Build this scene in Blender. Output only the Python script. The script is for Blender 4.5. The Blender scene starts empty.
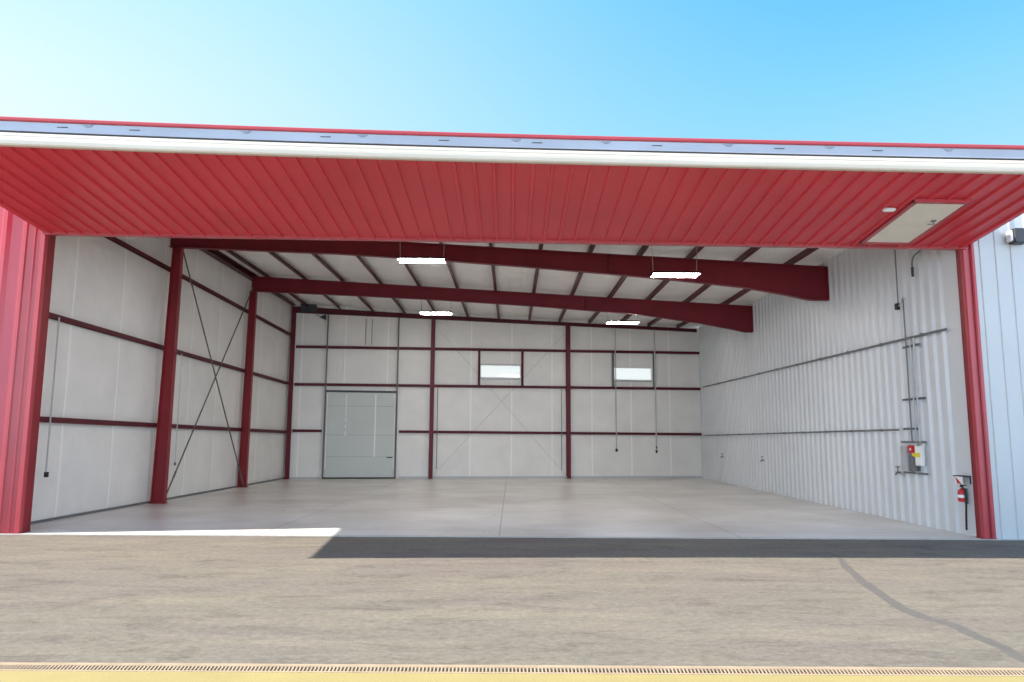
import bpy, math, random
from mathutils import Matrix, Vector
random.seed(7)
sc = bpy.context.scene
col = sc.collection

# ------------------------------------------------------------------ materials
def _new(name):
    m = bpy.data.materials.new(name); m.use_nodes = True
    nt = m.node_tree
    return m, nt, nt.nodes['Principled BSDF']

def N(nt, kind, **kw):
    n = nt.nodes.new(kind)
    for k, v in kw.items():
        setattr(n, k, v)
    return n

def paint(name, c, rough=0.45, metal=0.0, var=0.10, scale=3.0, stretch=(1, 1, 1), bump=0.0, bscale=60.0, spec=0.5):
    """plain coloured surface with a little procedural mottling"""
    m, nt, b = _new(name)
    tc = N(nt, 'ShaderNodeTexCoord'); mp = N(nt, 'ShaderNodeMapping')
    mp.inputs['Scale'].default_value = stretch
    nt.links.new(tc.outputs['Object'], mp.inputs['Vector'])
    no = N(nt, 'ShaderNodeTexNoise'); no.inputs['Scale'].default_value = scale; no.inputs['Detail'].default_value = 5
    nt.links.new(mp.outputs['Vector'], no.inputs['Vector'])
    rp = N(nt, 'ShaderNodeValToRGB')
    rp.color_ramp.elements[0].position = 0.3; rp.color_ramp.elements[1].position = 0.7
    rp.color_ramp.elements[0].color = tuple(x * (1 - var) for x in c) + (1,)
    rp.color_ramp.elements[1].color = tuple(min(1, x * (1 + var)) for x in c) + (1,)
    nt.links.new(no.outputs['Fac'], rp.inputs['Fac'])
    nt.links.new(rp.outputs['Color'], b.inputs['Base Color'])
    b.inputs['Roughness'].default_value = rough
    b.inputs['Metallic'].default_value = metal
    b.inputs['Specular IOR Level'].default_value = spec
    if bump:
        n2 = N(nt, 'ShaderNodeTexNoise'); n2.inputs['Scale'].default_value = bscale; n2.inputs['Detail'].default_value = 4
        nt.links.new(mp.outputs['Vector'], n2.inputs['Vector'])
        bp = N(nt, 'ShaderNodeBump'); bp.inputs['Strength'].default_value = bump; bp.inputs['Distance'].default_value = 0.02
        nt.links.new(n2.outputs['Fac'], bp.inputs['Height']); nt.links.new(bp.outputs['Normal'], b.inputs['Normal'])
    return m

def emit(name, c, s):
    m, nt, b = _new(name)
    b.inputs['Base Color'].default_value = c + (1,)
    b.inputs['Emission Color'].default_value = c + (1,)
    b.inputs['Emission Strength'].default_value = s
    return m

def line_mask(nt, coord, period, offset, half):
    """1 on a thin line every period"""
    a = N(nt, 'ShaderNodeMath', operation='ADD'); a.inputs[1].default_value = -offset + 1000 * period
    nt.links.new(coord, a.inputs[0])
    md = N(nt, 'ShaderNodeMath', operation='MODULO'); md.inputs[1].default_value = period
    nt.links.new(a.outputs[0], md.inputs[0])
    lt = N(nt, 'ShaderNodeMath', operation='LESS_THAN'); lt.inputs[1].default_value = 2 * half
    nt.links.new(md.outputs[0], lt.inputs[0])
    return lt.outputs[0]

def vinyl(name, axis, period, offset, c=(0.80, 0.785, 0.75), half=0.035, bumpdist=0.05):
    """white faced insulation: soft wrinkles and a brighter taped seam at every blanket edge"""
    m, nt, b = _new(name)
    tc = N(nt, 'ShaderNodeTexCoord'); sp = N(nt, 'ShaderNodeSeparateXYZ')
    nt.links.new(tc.outputs['Object'], sp.inputs[0])
    seam = line_mask(nt, sp.outputs[axis], period, offset, half)
    no = N(nt, 'ShaderNodeTexNoise'); no.inputs['Scale'].default_value = 0.9; no.inputs['Detail'].default_value = 4
    nt.links.new(tc.outputs['Object'], no.inputs['Vector'])
    rp = N(nt, 'ShaderNodeValToRGB')
    rp.color_ramp.elements[0].position = 0.3; rp.color_ramp.elements[1].position = 0.75
    rp.color_ramp.elements[0].color = tuple(x * 0.93 for x in c) + (1,)
    rp.color_ramp.elements[1].color = tuple(min(.95, x * 1.04) for x in c) + (1,)
    nt.links.new(no.outputs['Fac'], rp.inputs['Fac'])
    mx = N(nt, 'ShaderNodeMixRGB'); mx.inputs['Color2'].default_value = (0.90, 0.89, 0.86, 1)
    nt.links.new(seam, mx.inputs['Fac']); nt.links.new(rp.outputs['Color'], mx.inputs['Color1'])
    nt.links.new(mx.outputs['Color'], b.inputs['Base Color'])
    b.inputs['Roughness'].default_value = 0.42
    mp = N(nt, 'ShaderNodeMapping'); mp.inputs['Scale'].default_value = (1.3, 1.3, 0.8)
    nt.links.new(tc.outputs['Object'], mp.inputs['Vector'])
    n2 = N(nt, 'ShaderNodeTexNoise'); n2.inputs['Scale'].default_value = 1.6; n2.inputs['Detail'].default_value = 3; n2.inputs['Distortion'].default_value = 1.2
    nt.links.new(mp.outputs['Vector'], n2.inputs['Vector'])
    bp = N(nt, 'ShaderNodeBump'); bp.inputs['Strength'].default_value = 0.5; bp.inputs['Distance'].default_value = bumpdist
    nt.links.new(n2.outputs['Fac'], bp.inputs['Height']); nt.links.new(bp.outputs['Normal'], b.inputs['Normal'])
    return m

def asphalt():
    m, nt, b = _new('pale_asphalt')
    tc = N(nt, 'ShaderNodeTexCoord')
    def noise(sx, sy, scale, detail, rough, dist=0.0, off=0.0):
        mp = N(nt, 'ShaderNodeMapping'); mp.inputs['Scale'].default_value = (sx, sy, 1); mp.inputs['Location'].default_value = (off, off * .7, 0)
        nt.links.new(tc.outputs['Object'], mp.inputs['Vector'])
        n = N(nt, 'ShaderNodeTexNoise'); n.inputs['Scale'].default_value = scale; n.inputs['Detail'].default_value = detail
        n.inputs['Roughness'].default_value = rough; n.inputs['Distortion'].default_value = dist
        nt.links.new(mp.outputs['Vector'], n.inputs['Vector']); return n
    def ramp(n, stops):
        r = N(nt, 'ShaderNodeValToRGB'); e = r.color_ramp.elements
        e[0].position = stops[0][0]; e[0].color = stops[0][1] + (1,); e[1].position = stops[-1][0]; e[1].color = stops[-1][1] + (1,)
        for p, c in stops[1:-1]:
            k = e.new(p); k.color = c + (1,)
        nt.links.new(n.outputs['Fac'], r.inputs['Fac']); return r
    def mul(a, c):
        x = N(nt, 'ShaderNodeMixRGB', blend_type='MULTIPLY'); x.inputs['Fac'].default_value = 1
        nt.links.new(a.outputs['Color'], x.inputs['Color1']); nt.links.new(c.outputs['Color'], x.inputs['Color2']); return x
    base = ramp(noise(.35, .8, .55, 5, .6, .4), [(.35, (.168, .145, .127)), (.65, (.182, .163, .131))])
    streak = ramp(noise(.75, 2.0, 1.3, 12, .74, .7, 3.1), [(.36, (1.10, 1.10, 1.09)), (.52, (1.0, 1.0, 1.0)), (.60, (.84, .83, .84)), (.70, (.66, .655, .67))])
    dust = ramp(noise(.25, 1.6, 1.0, 8, .65, .3, 9.4), [(.48, (.98, .98, .99)), (.64, (1.13, 1.12, 1.08))])
    n2 = noise(1, 1.4, 11, 7, .8)
    grain = ramp(n2, [(.32, (.72, .72, .73)), (.50, (1.0, 1.0, 1.0)), (.66, (1.28, 1.27, 1.24))])
    fine = ramp(noise(1, 1, 60, 3, .7, 0, 5.0), [(.3, (.82, .82, .82)), (.7, (1.16, 1.16, 1.16))])
    out = mul(mul(mul(mul(base, streak), dust), grain), fine)
    nt.links.new(out.outputs['Color'], b.inputs['Base Color'])
    b.inputs['Roughness'].default_value = 0.9
    b.inputs['Specular IOR Level'].default_value = 0.15
    bp = N(nt, 'ShaderNodeBump'); bp.inputs['Strength'].default_value = 0.35; bp.inputs['Distance'].default_value = 0.01
    nt.links.new(n2.outputs['Fac'], bp.inputs['Height']); nt.links.new(bp.outputs['Normal'], b.inputs['Normal'])
    return m

def concrete_floor():
    m, nt, b = _new('sealed_concrete')
    tc = N(nt, 'ShaderNodeTexCoord'); sp = N(nt, 'ShaderNodeSeparateXYZ')
    nt.links.new(tc.outputs['Object'], sp.inputs[0])
    n1 = N(nt, 'ShaderNodeTexNoise'); n1.inputs['Scale'].default_value = 0.35; n1.inputs['Detail'].default_value = 7; n1.inputs['Roughness'].default_value = 0.6
    nt.links.new(tc.outputs['Object'], n1.inputs['Vector'])
    rp = N(nt, 'ShaderNodeValToRGB')
    rp.color_ramp.elements[0].position = 0.35; rp.color_ramp.elements[0].color = (0.57, 0.53, 0.49, 1)
    rp.color_ramp.elements[1].position = 0.65; rp.color_ramp.elements[1].color = (0.78, 0.755, 0.72, 1)
    nt.links.new(n1.outputs['Fac'], rp.inputs['Fac'])
    jx = line_mask(nt, sp.outputs[0], 4.95, -0.25, 0.012)
    jy = line_mask(nt, sp.outputs[1], 5.4, 0.3, 0.012)
    mxm = N(nt, 'ShaderNodeMath', operation='MAXIMUM'); nt.links.new(jx, mxm.inputs[0]); nt.links.new(jy, mxm.inputs[1])
    mx = N(nt, 'ShaderNodeMixRGB'); mx.inputs['Color2'].default_value = (0.33, 0.30, 0.28, 1)
    nt.links.new(mxm.outputs[0], mx.inputs['Fac']); nt.links.new(rp.outputs['Color'], mx.inputs['Color1'])
    nt.links.new(mx.outputs['Color'], b.inputs['Base Color'])
    n2 = N(nt, 'ShaderNodeTexNoise'); n2.inputs['Scale'].default_value = 1.2; n2.inputs['Detail'].default_value = 4
    nt.links.new(tc.outputs['Object'], n2.inputs['Vector'])
    mr = N(nt, 'ShaderNodeMapRange'); mr.inputs['To Min'].default_value = 0.22; mr.inputs['To Max'].default_value = 0.42
    nt.links.new(n2.outputs['Fac'], mr.inputs['Value']); nt.links.new(mr.outputs['Result'], b.inputs['Roughness'])
    return m

def glass():
    m, nt, b = _new('window_glass')
    nt.nodes.remove(b)
    out = nt.nodes['Material Output']
    tr = N(nt, 'ShaderNodeBsdfTransparent'); tr.inputs['Color'].default_value = (0.97, 0.99, 0.99, 1)
    gl = N(nt, 'ShaderNodeBsdfGlossy'); gl.inputs['Roughness'].default_value = 0.03
    fr = N(nt, 'ShaderNodeFresnel'); fr.inputs['IOR'].default_value = 1.45
    mx = N(nt, 'ShaderNodeMixShader')
    nt.links.new(fr.outputs[0], mx.inputs[0]); nt.links.new(tr.outputs[0], mx.inputs[1]); nt.links.new(gl.outputs[0], mx.inputs[2])
    nt.links.new(mx.outputs[0], out.inputs['Surface'])
    return m

M = dict(
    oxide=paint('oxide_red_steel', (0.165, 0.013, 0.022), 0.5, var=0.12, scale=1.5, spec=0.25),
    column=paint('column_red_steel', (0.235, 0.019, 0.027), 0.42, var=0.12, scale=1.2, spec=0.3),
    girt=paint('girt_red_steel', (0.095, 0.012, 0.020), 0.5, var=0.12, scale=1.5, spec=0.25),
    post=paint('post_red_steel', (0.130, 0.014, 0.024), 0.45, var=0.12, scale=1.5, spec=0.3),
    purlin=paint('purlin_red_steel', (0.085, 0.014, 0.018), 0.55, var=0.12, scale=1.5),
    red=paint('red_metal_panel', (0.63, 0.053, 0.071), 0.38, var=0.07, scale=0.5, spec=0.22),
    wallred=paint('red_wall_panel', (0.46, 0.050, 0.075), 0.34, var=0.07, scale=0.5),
    redtrim=paint('red_metal_trim', (0.40, 0.040, 0.054), 0.30, var=0.07, scale=0.8),
    white=paint('white_metal_panel', (0.62, 0.635, 0.645), 0.30, var=0.03, scale=0.7),
    white2=paint('white_exterior_panel', (0.50, 0.515, 0.53), 0.42, var=0.03, scale=0.7),
    cream=paint('cream_rail', (0.60, 0.52, 0.43), 0.45, var=0.06, scale=1.5, stretch=(.3, 1, 1)),
    galv=paint('galvanised_rail', (0.36, 0.375, 0.44), 0.5, metal=0.0, var=0.10, scale=2.0, stretch=(.4, 1, 1)),
    dark=paint('dark_steel', (0.035, 0.037, 0.045), 0.5),
    hingegrey=paint('weathered_hinge', (0.24, 0.25, 0.30), 0.6),
    lampbody=paint('dark_lamp_body', (0.012, 0.012, 0.012), 0.9, spec=0.0),
    black=paint('black_rubber', (0.015, 0.015, 0.017), 0.6),
    grey=paint('grey_conduit', (0.46, 0.47, 0.48), 0.4, metal=0.2),
    midgrey=paint('dull_grey_steel', (0.16, 0.165, 0.17), 0.5, metal=0.2),
    trackgrey=paint('dark_track_steel', (0.13, 0.12, 0.105), 0.5, metal=0.3),
    doorgrey=paint('pale_green_grey_door', (0.54, 0.575, 0.545), 0.40, var=0.05, scale=0.6),
    offwhite=paint('off_white_door', (0.80, 0.74, 0.66), 0.5, var=0.04),
    whiteplastic=paint('white_plastic', (0.82, 0.82, 0.80), 0.4, var=0.03),
    signred=paint('sign_red', (0.55, 0.02, 0.03), 0.4, var=0.05),
    yellow=paint('yellow_label', (0.75, 0.62, 0.06), 0.5, var=0.05),
    yellowpaint=paint('pale_yellow_painted_concrete', (0.32, 0.255, 0.10), 0.8, var=0.05, scale=2, bump=0.2, bscale=40),
    draincover=paint('pale_drain_steel', (0.36, 0.265, 0.18), 0.7, var=0.12, scale=6),
    tar=paint('grey_tar_seal', (0.108, 0.097, 0.089), 0.85, var=0.10, scale=12),
    cable=paint('thin_steel_cable', (0.40, 0.40, 0.39), 0.5, metal=0.4),
    vinyl_side=vinyl('white_wall_insulation', 1, 2.3, 18.1),
    vinyl_back=vinyl('white_back_insulation', 0, 2.08, 0.55),
    vinyl_roof=vinyl('white_roof_insulation', 1, 1.83, 0.8, c=(0.90, 0.88, 0.85), half=0.02, bumpdist=0.10),
    roofmetal=paint('roof_metal', (0.6, 0.6, 0.6), 0.5),
    asphalt=asphalt(),
    concrete=concrete_floor(),
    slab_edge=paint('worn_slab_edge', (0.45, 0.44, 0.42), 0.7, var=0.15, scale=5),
    glass=glass(),
    tube=emit('lamp_tube', (1.0, 0.96, 0.90), 165.0),
    wallglow=emit('lit_lens', (1.0, 0.97, 0.92), 2.0),
)

# ------------------------------------------------------------------ mesh helpers
class MB:
    def __init__(s, T=None):
        s.v = []; s.f = []; s.T = T
    def add(s, vs, fs):
        o = len(s.v)
        s.v += [tuple(s.T @ Vector(p)) if s.T else tuple(p) for p in vs]
        s.f += [tuple(o + i for i in f) for f in fs]
        return s
    def box(s, x0, x1, y0, y1, z0, z1, bev=0.0):
        if bev <= 0:
            vs = [(x, y, z) for x in (x0, x1) for y in (y0, y1) for z in (z0, z1)]
            return s.add(vs, [(0, 1, 3, 2), (4, 6, 7, 5), (0, 4, 5, 1), (2, 3, 7, 6), (0, 2, 6, 4), (1, 5, 7, 3)])
        # chamfered box : octagon-profile in xz extruded in y with shrunk caps
        b = bev
        def ring(x0, x1, z0, z1, y):
            return [(x0 + b, y, z0), (x1 - b, y, z0), (x1, y, z0 + b), (x1, y, z1 - b), (x1 - b, y, z1), (x0 + b, y, z1), (x0, y, z1 - b), (x0, y, z0 + b)]
        rs = [ring(x0 + b * .7, x1 - b * .7, z0 + b * .7, z1 - b * .7, y0), ring(x0, x1, z0, z1, y0 + b), ring(x0, x1, z0, z1, y1 - b), ring(x0 + b * .7, x1 - b * .7, z0 + b * .7, z1 - b * .7, y1)]
        vs = [p for r in rs for p in r]; fs = []
        for k in range(3):
            for i in range(8):
                j = (i + 1) % 8
                fs.append((8 * k + i, 8 * k + j, 8 * k + 8 + j, 8 * k + 8 + i))
        fs.append(tuple(range(7, -1, -1))); fs.append(tuple(range(24, 32)))
        return s.add(vs, fs)
    def prism(s, prof, a, b, axis):
        """closed 2-D profile swept from a to b along an axis; profile coords are the other two axes in xyz order"""
        n = len(prof)
        def P(p, t):
            return {'x': (t, p[0], p[1]), 'y': (p[0], t, p[1]), 'z': (p[0], p[1], t)}[axis]
        vs = [P(p, a) for p in prof] + [P(p, b) for p in prof]
        fs = [(i, (i + 1) % n, n + (i + 1) % n, n + i) for i in range(n)]
        fs += [tuple(range(n - 1, -1, -1)), tuple(range(n, 2 * n))]
        return s.add(vs, fs)
    def sweep(s, prof, pts, u, w):
        """closed profile (u,w coords) carried along points, no rotation"""
        u = Vector(u); w = Vector(w); n = len(prof); vs = []
        for p in pts:
            for a, b in prof:
                vs.append(tuple(Vector(p) + u * a + w * b))
        fs = []
        for k in range(len(pts) - 1):
            for i in range(n):
                j = (i + 1) % n
                fs.append((k * n + i, k * n + j, (k + 1) * n + j, (k + 1) * n + i))
        fs += [tuple(range(n - 1, -1, -1)), tuple(range((len(pts) - 1) * n, len(pts) * n))]
        return s.add(vs, fs)
    def tube(s, pts, r, n=8):
        pts = [Vector(p) for p in pts]; vs = []
        for i, p in enumerate(pts):
            d = (pts[min(i + 1, len(pts) - 1)] - pts[max(i - 1, 0)]).normalized()
            a = d.orthogonal().normalized() if i == 0 else (a - d * a.dot(d)).normalized()
            b = d.cross(a)
            rr = r[i] if isinstance(r, (list, tuple)) else r
            for k in range(n):
                t = 2 * math.pi * k / n
                vs.append(tuple(p + (a * math.cos(t) + b * math.sin(t)) * rr))
        fs = []
        for i in range(len(pts) - 1):
            for k in range(n):
                j = (k + 1) % n
                fs.append((i * n + k, i * n + j, (i + 1) * n + j, (i + 1) * n + k))
        fs += [tuple(range(n - 1, -1, -1)), tuple(range((len(pts) - 1) * n, len(pts) * n))]
        return s.add(vs, fs)
    def build(s, name, m, parent=None, smooth=False):
        v = [Vector(p) for p in s.v]
        lo = [min(p[i] for p in v) for i in range(3)]; hi = [max(p[i] for p in v) for i in range(3)]
        org = Vector(((lo[0] + hi[0]) / 2, (lo[1] + hi[1]) / 2, lo[2]))
        me = bpy.data.meshes.new(name)
        me.from_pydata([tuple(p - org) for p in v], [], s.f)
        me.materials.append(m); me.update()
        import bmesh
        bm = bmesh.new(); bm.from_mesh(me); bmesh.ops.recalc_face_normals(bm, faces=bm.faces); bm.to_mesh(me); bm.free()
        if smooth:
            for p in me.polygons: p.use_smooth = True
            me.set_sharp_from_angle(angle=math.radians(40))
        o = bpy.data.objects.new(name, me); col.objects.link(o)
        if parent:
            o.parent = parent
            pl = WLOC.get(parent, Vector((0, 0, 0)))
            o.location = org - pl
        else:
            o.location = org
        WLOC[o] = org
        return o
WLOC = {}

def keep_origin(mb, name, m):
    """mesh whose object space stays the world's (so its pattern is placed in metres)"""
    me = bpy.data.meshes.new(name); me.from_pydata(mb.v, [], mb.f); me.materials.append(m); me.update()
    import bmesh
    bm = bmesh.new(); bm.from_mesh(me); bmesh.ops.recalc_face_normals(bm, faces=bm.faces); bm.to_mesh(me); bm.free()
    o = bpy.data.objects.new(name, me); col.objects.link(o); WLOC[o] = Vector((0, 0, 0)); return o

def tag(o, label, cat, group=None):
    o['label'] = label; o['category'] = cat
    if group: o['group'] = group
    return o
def struct(o, label, cat):
    o['kind'] = 'structure'; return tag(o, label, cat)
def empty(name, loc):
    o = bpy.data.objects.new(name, None); col.objects.link(o); o.location = loc; o.empty_display_size = .2
    WLOC[o] = Vector(loc); return o

# ------------------------------------------------------------------ dimensions (metres)
XL, XR = -10.88, 9.76            # inner faces of the side walls
YF = 15.6                        # plane of the big opening
YE = 15.4                        # front edge of the hangar slab
JL, JR = -10.09, 9.69            # opening between the jambs
def yb(x): return 36.0 + 0.1399 * (x + 10.88)      # back wall (a little out of square)
ANG = math.atan(0.1399)
BT = Matrix.Translation((-10.88, 36.0, 0)) @ Matrix.Rotation(ANG, 4, 'Z')   # back wall frame: x along it, -y into the room
def bu(x): return (x + 10.88) / math.cos(ANG)
def rt(x): return 8.56 - 0.0565 * (x + 10.7)       # top of the rafters
def roof(x, y=20.0):                               # underside of the roof insulation
    t = max(0.0, (y - 29.9) / 7.0)
    return rt(x) + 0.14 + t * (-.12 + .024 * (x + 9))
def xr(y): return XR + .0062 * (y - 16.3)          # the right wall opens out a little towards the back
def hz(x): return 6.33 - 0.0107 * (x - JL)         # underside of the raised door where it hangs

# ------------------------------------------------------------------ ground
g = MB(); g.box(-60, 60, -12, 6.52, -0.3, -0.03); g.box(-60, 60, 6.87, YE, -0.3, 0.0)
g.box(-60, -14.5, YE, 45, -0.3, 0.0); g.box(13.5, 60, YE, 45, -0.3, 0); g.box(-60, 60, 45, 90, -0.3, 0); g.box(-60, 60, 6.52, 6.87, -0.3, -0.12)
struct(keep_origin(g, 'ground', M['asphalt']), 'worn pale grey-beige asphalt apron in front of the hangar', 'pavement')
fm = MB(); fm.box(-14.5, 13.5, YE + 0.07, 45, -0.3, 0.004)
struct(keep_origin(fm, 'floor', M['concrete']), 'glossy sealed concrete floor inside the open hangar', 'floor')
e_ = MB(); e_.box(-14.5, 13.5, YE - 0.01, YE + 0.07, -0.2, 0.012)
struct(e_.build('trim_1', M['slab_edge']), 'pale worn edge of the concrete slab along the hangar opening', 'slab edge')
yk = MB(); yk.box(-30, 30, 4.2, 6.70, -0.2, -0.015)
struct(yk.build('trim_2', M['yellowpaint']), 'pale yellow painted concrete band along the bottom of the view', 'painted band')

# trench drain: frame, channel and slotted grate
dr = empty('trench_drain', (0, 6.75, 0))
f_ = MB(); f_.box(-14, 14, 6.70, 6.715, -0.1, -0.012); f_.box(-14, 14, 6.82, 6.87, -0.1, 0.007)
f_.build('frame', M['draincover'], dr)
ch = MB(); ch.box(-14, 14, 6.70, 6.87, -0.118, -0.1); ch.build('channel', M['black'], dr)
gr = MB(); gr.box(-14, 14, 6.715, 6.735, -0.03, -0.012); gr.box(-14, 14, 6.80, 6.82, -0.03, 0.006)
x = -8.6
while x < 8.6:
    w_ = .0135
    gr.add([(x, 6.73, -0.0165), (x + w_, 6.73, -0.0165), (x + w_, 6.805, 0.0030), (x, 6.805, 0.0030),
            (x, 6.73, -0.0140), (x + w_, 6.73, -0.0140), (x + w_, 6.805, 0.0055), (x, 6.805, 0.0055)],
           [(0, 3, 2, 1), (4, 5, 6, 7), (0, 1, 5, 4), (1, 2, 6, 5), (2, 3, 7, 6), (3, 0, 4, 7)])
    x += 0.0325
gr.build('grate', M['draincover'], dr)
tag(dr, 'long slotted trench drain between the asphalt and the yellow band', 'drain')

# tar seal over the crack
cpts = [(5.66, 13.67, .03), (5.70, 13.22, .06), (5.32, 12.10, .13), (5.02, 10.93, .15), (4.81, 9.85, .15), (4.69, 9.18, .16), (4.70, 8.73, .17), (4.83, 8.46, .17), (4.80, 7.96, .15), (4.81, 7.6, .14), (4.73, 7.13, .13), (4.78, 6.94, .12)]
# refine the outline with small wobbles
pl = []
for i in range(len(cpts) - 1):
    a, b2 = cpts[i], cpts[i + 1]
    for k in range(4):
        t = k / 4; w = 0.018 * (random.random() - .5)
        pl.append((a[0] + (b2[0] - a[0]) * t + w, a[1] + (b2[1] - a[1]) * t, (a[2] + (b2[2] - a[2]) * t) * (0.85 + .3 * random.random())))
pl.append(cpts[-1])
ck = MB(); vs = []; n = len(pl)
for i, (x, y, w) in enumerate(pl):
    d = Vector((pl[min(i + 1, n - 1)][0] - pl[max(i - 1, 0)][0], pl[min(i + 1, n - 1)][1] - pl[max(i - 1, 0)][1], 0)).normalized()
    nn = Vector((-d.y, d.x, 0)) * (w / 2)
    for z in (-0.01, 0.003):
        vs.append((x + nn.x, y + nn.y, z)); vs.append((x - nn.x, y - nn.y, z))
fs = []
for i in range(n - 1):
    a = 4 * i; b2 = a + 4
    fs += [(a + 2, a + 3, b2 + 3, b2 + 2), (a, b2, b2 + 1, a + 1), (a, a + 2, b2 + 2, b2), (a + 1, b2 + 1, b2 + 3, a + 3)]
fs += [(0, 1, 3, 2), (4 * n - 4, 4 * n - 2, 4 * n - 1, 4 * n - 3)]
ck.add(vs, fs)
tag(ck.build('crack_sealant', M['tar']), 'dark winding tar strip sealing a crack in the asphalt at right', 'crack sealant')

# ------------------------------------------------------------------ side walls, back wall, roof
def quilt(zlist):
    def f(t):       # 0 at the girts, 1 between them
        for a, b in zip(zlist, zlist[1:]):
            if a <= t <= b:
                return math.sin(math.pi * (t - a) / (b - a)) ** 0.6 if b > a else 0
        return 0
    return f
qz = quilt([0, 2.3, 4.65, 7.12, 9.2])
def grid_wall(ys, zs, P, outer):
    """front skin P(i,j) + flat outer face + rim, closed"""
    ny, nz = len(ys), len(zs); vs = []; fs = []
    for a in ys:
        for b in zs: vs.append(P(a, b))
    for i in range(ny - 1):
        for j in range(nz - 1):
            k = i * nz + j
            fs.append((k, k + nz, k + nz + 1, k + 1))
    o = len(vs)
    rim = [i * nz for i in range(ny)] + [(ny - 1) * nz + j for j in range(1, nz)] + [i * nz + nz - 1 for i in range(ny - 2, -1, -1)] + [j for j in range(nz - 2, 0, -1)]
    for k in rim: vs.append(outer(vs[k]))
    L = len(rim)
    for i in range(L):
        j = (i + 1) % L
        fs.append((rim[i], o + i, o + j, rim[j]))
    fs.append(tuple(range(o + L - 1, o - 1, -1)))
    return vs, fs
ys = [15.75 + (36.2 - 15.75) * i / 90 for i in range(91)]
zs = [roof(XL) * j / 48 for j in range(49)]
def seamq(y):
    t = ((y - 18.13) / 2.3) % 1.0
    return abs(math.sin(math.pi * t)) ** 0.35
wl = MB(); wl.add(*grid_wall(ys, zs, lambda y, z: (XL - 0.05 + 0.045 * qz(z) * seamq(y), y, z), lambda p: (XL - 0.3, p[1], p[2])))
struct(keep_origin(wl, 'wall_left', M['vinyl_side']), 'white insulated left wall of the hangar behind red girts', 'wall')
bb = MB(); bb.box(XL - .04, XL + 0.035, 15.8, 35.95, 0, 0.06)
struct(bb.build('baseboard_left', M['midgrey']), 'low dark base angle along the foot of the left wall', 'base trim')

# right wall: ribbed liner sheet
def ribs(a, b, pitch, pan, depth, rib_in=0.02):
    """(along, out) corrugation points; out grows towards the viewer of the sheet"""
    pts = [(a, 0)]; t = a + pan / 2
    rw = pitch - pan
    while t + rw < b:
        pts += [(t, 0), (t + rib_in, depth), (t + rw - rib_in, depth), (t + rw, 0)]
        t += pitch
    pts.append((b, 0)); return pts
rp = ribs(16.35, yb(XR) - .02, 0.385, 0.240, 0.060, 0.052)
wr = MB()
prof = [(XR - o, y) for y, o in rp] + [(XR + 0.3, yb(XR) - .02), (XR + .3, 16.35)]
topz = roof(XR) + .3
wr.T = Matrix(((1, .0062, 0, -.0062 * 16.3), (0, 1, 0, 0), (0, 0, 1, 0), (0, 0, 0, 1)))
wr.prism(prof, 0.0, topz, 'z')
wr.box(XR - 0.012, XR + 0.3, 15.86, 16.35, 0, topz)
struct(wr.build('wall_right', M['white']), 'white ribbed metal liner wall on the right side of the hangar', 'wall')

# back wall with two window openings (in the wall's own frame)
LB = bu(xr(38.9))
Wn = [(bu(-1.60), bu(0.45)), (bu(5.29), bu(7.34))]
WZ0, WZ1 = 5.0, 5.67
def back_piece(mb, u0, u1, z0, z1f):
    # z1f may be a function of u (roof line)
    z1a, z1b = (z1f(u0), z1f(u1)) if callable(z1f) else (z1f, z1f)
    vs = [(u0, 0, z0), (u1, 0, z0), (u1, 0, z1b), (u0, 0, z1a), (u0, .3, z0), (u1, .3, z0), (u1, .3, z1b), (u0, .3, z1a)]
    mb.add(vs, [(0, 1, 2, 3), (5, 4, 7, 6), (4, 0, 3, 7), (1, 5, 6, 2), (3, 2, 6, 7), (4, 5, 1, 0)])
rtop = lambda u: roof(u * math.cos(ANG) - 10.88, yb(u * math.cos(ANG) - 10.88)) + .04
bw = MB()
us = [-0.3, Wn[0][0], Wn[0][1], Wn[1][0], Wn[1][1], LB + 0.3]
for i in range(5):
    if i in (1, 3):
        back_piece(bw, us[i], us[i + 1], 0, WZ0); back_piece(bw, us[i], us[i + 1], WZ1, rtop)
    else:
        back_piece(bw, us[i], us[i + 1], 0, rtop)
o = keep_origin(bw, 'wall_back', M['vinyl_back']); o.matrix_world = BT
struct(o, 'white insulated back wall of the hangar with two small windows', 'wall')
b2 = MB(BT); b2.box(0.32, bu(-9.25), -0.05, 0.0, 0, 0.09); b2.box(bu(-5.5), LB - .05, -0.05, 0.0, 0, 0.11)
struct(b2.build('baseboard_back', M['white2']), 'pale base strip along the foot of the back wall', 'base trim')

# roof: insulation below, metal above
rf = MB()
nx, ny = 60, 46
vs = []; fs = []
PX = [-10.15 + i * (18.85 / 12) for i in range(13)]      # purlin lines
def sag(x):
    for a, b in zip([XL] + PX, PX + [XR + .2]):
        if a <= x <= b: return math.sin(math.pi * (x - a) / (b - a))
    return 0
gx = [XL - .25 + (XR + .6 - XL) * i / 130 for i in range(131)]
gy = [15.75, 20, 25, 29.9, 34, 39.4]
o0 = len(gx) * len(gy)
for xx in gx:
    for y in gy: vs.append((xx, y, roof(xx, y) - 0.04 * sag(xx)))
for i in range(len(gx) - 1):
    for j in range(len(gy) - 1):
        k = i * len(gy) + j; fs.append((k, k + 1, k + 1 + len(gy), k + len(gy)))
rf.add(vs, fs)
struct(keep_origin(rf, 'ceiling', M['vinyl_roof']), 'white faced insulation under the sloping hangar roof', 'ceiling')
ro = MB(); vs = []
for k in (.125, .16):
    for y in (15.62, 29.9, 39.8):
        for x in (XL - .5, XR + .5): vs.append((x, y, roof(x, y) + k + (.12 if y > 30 else 0)))
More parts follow.
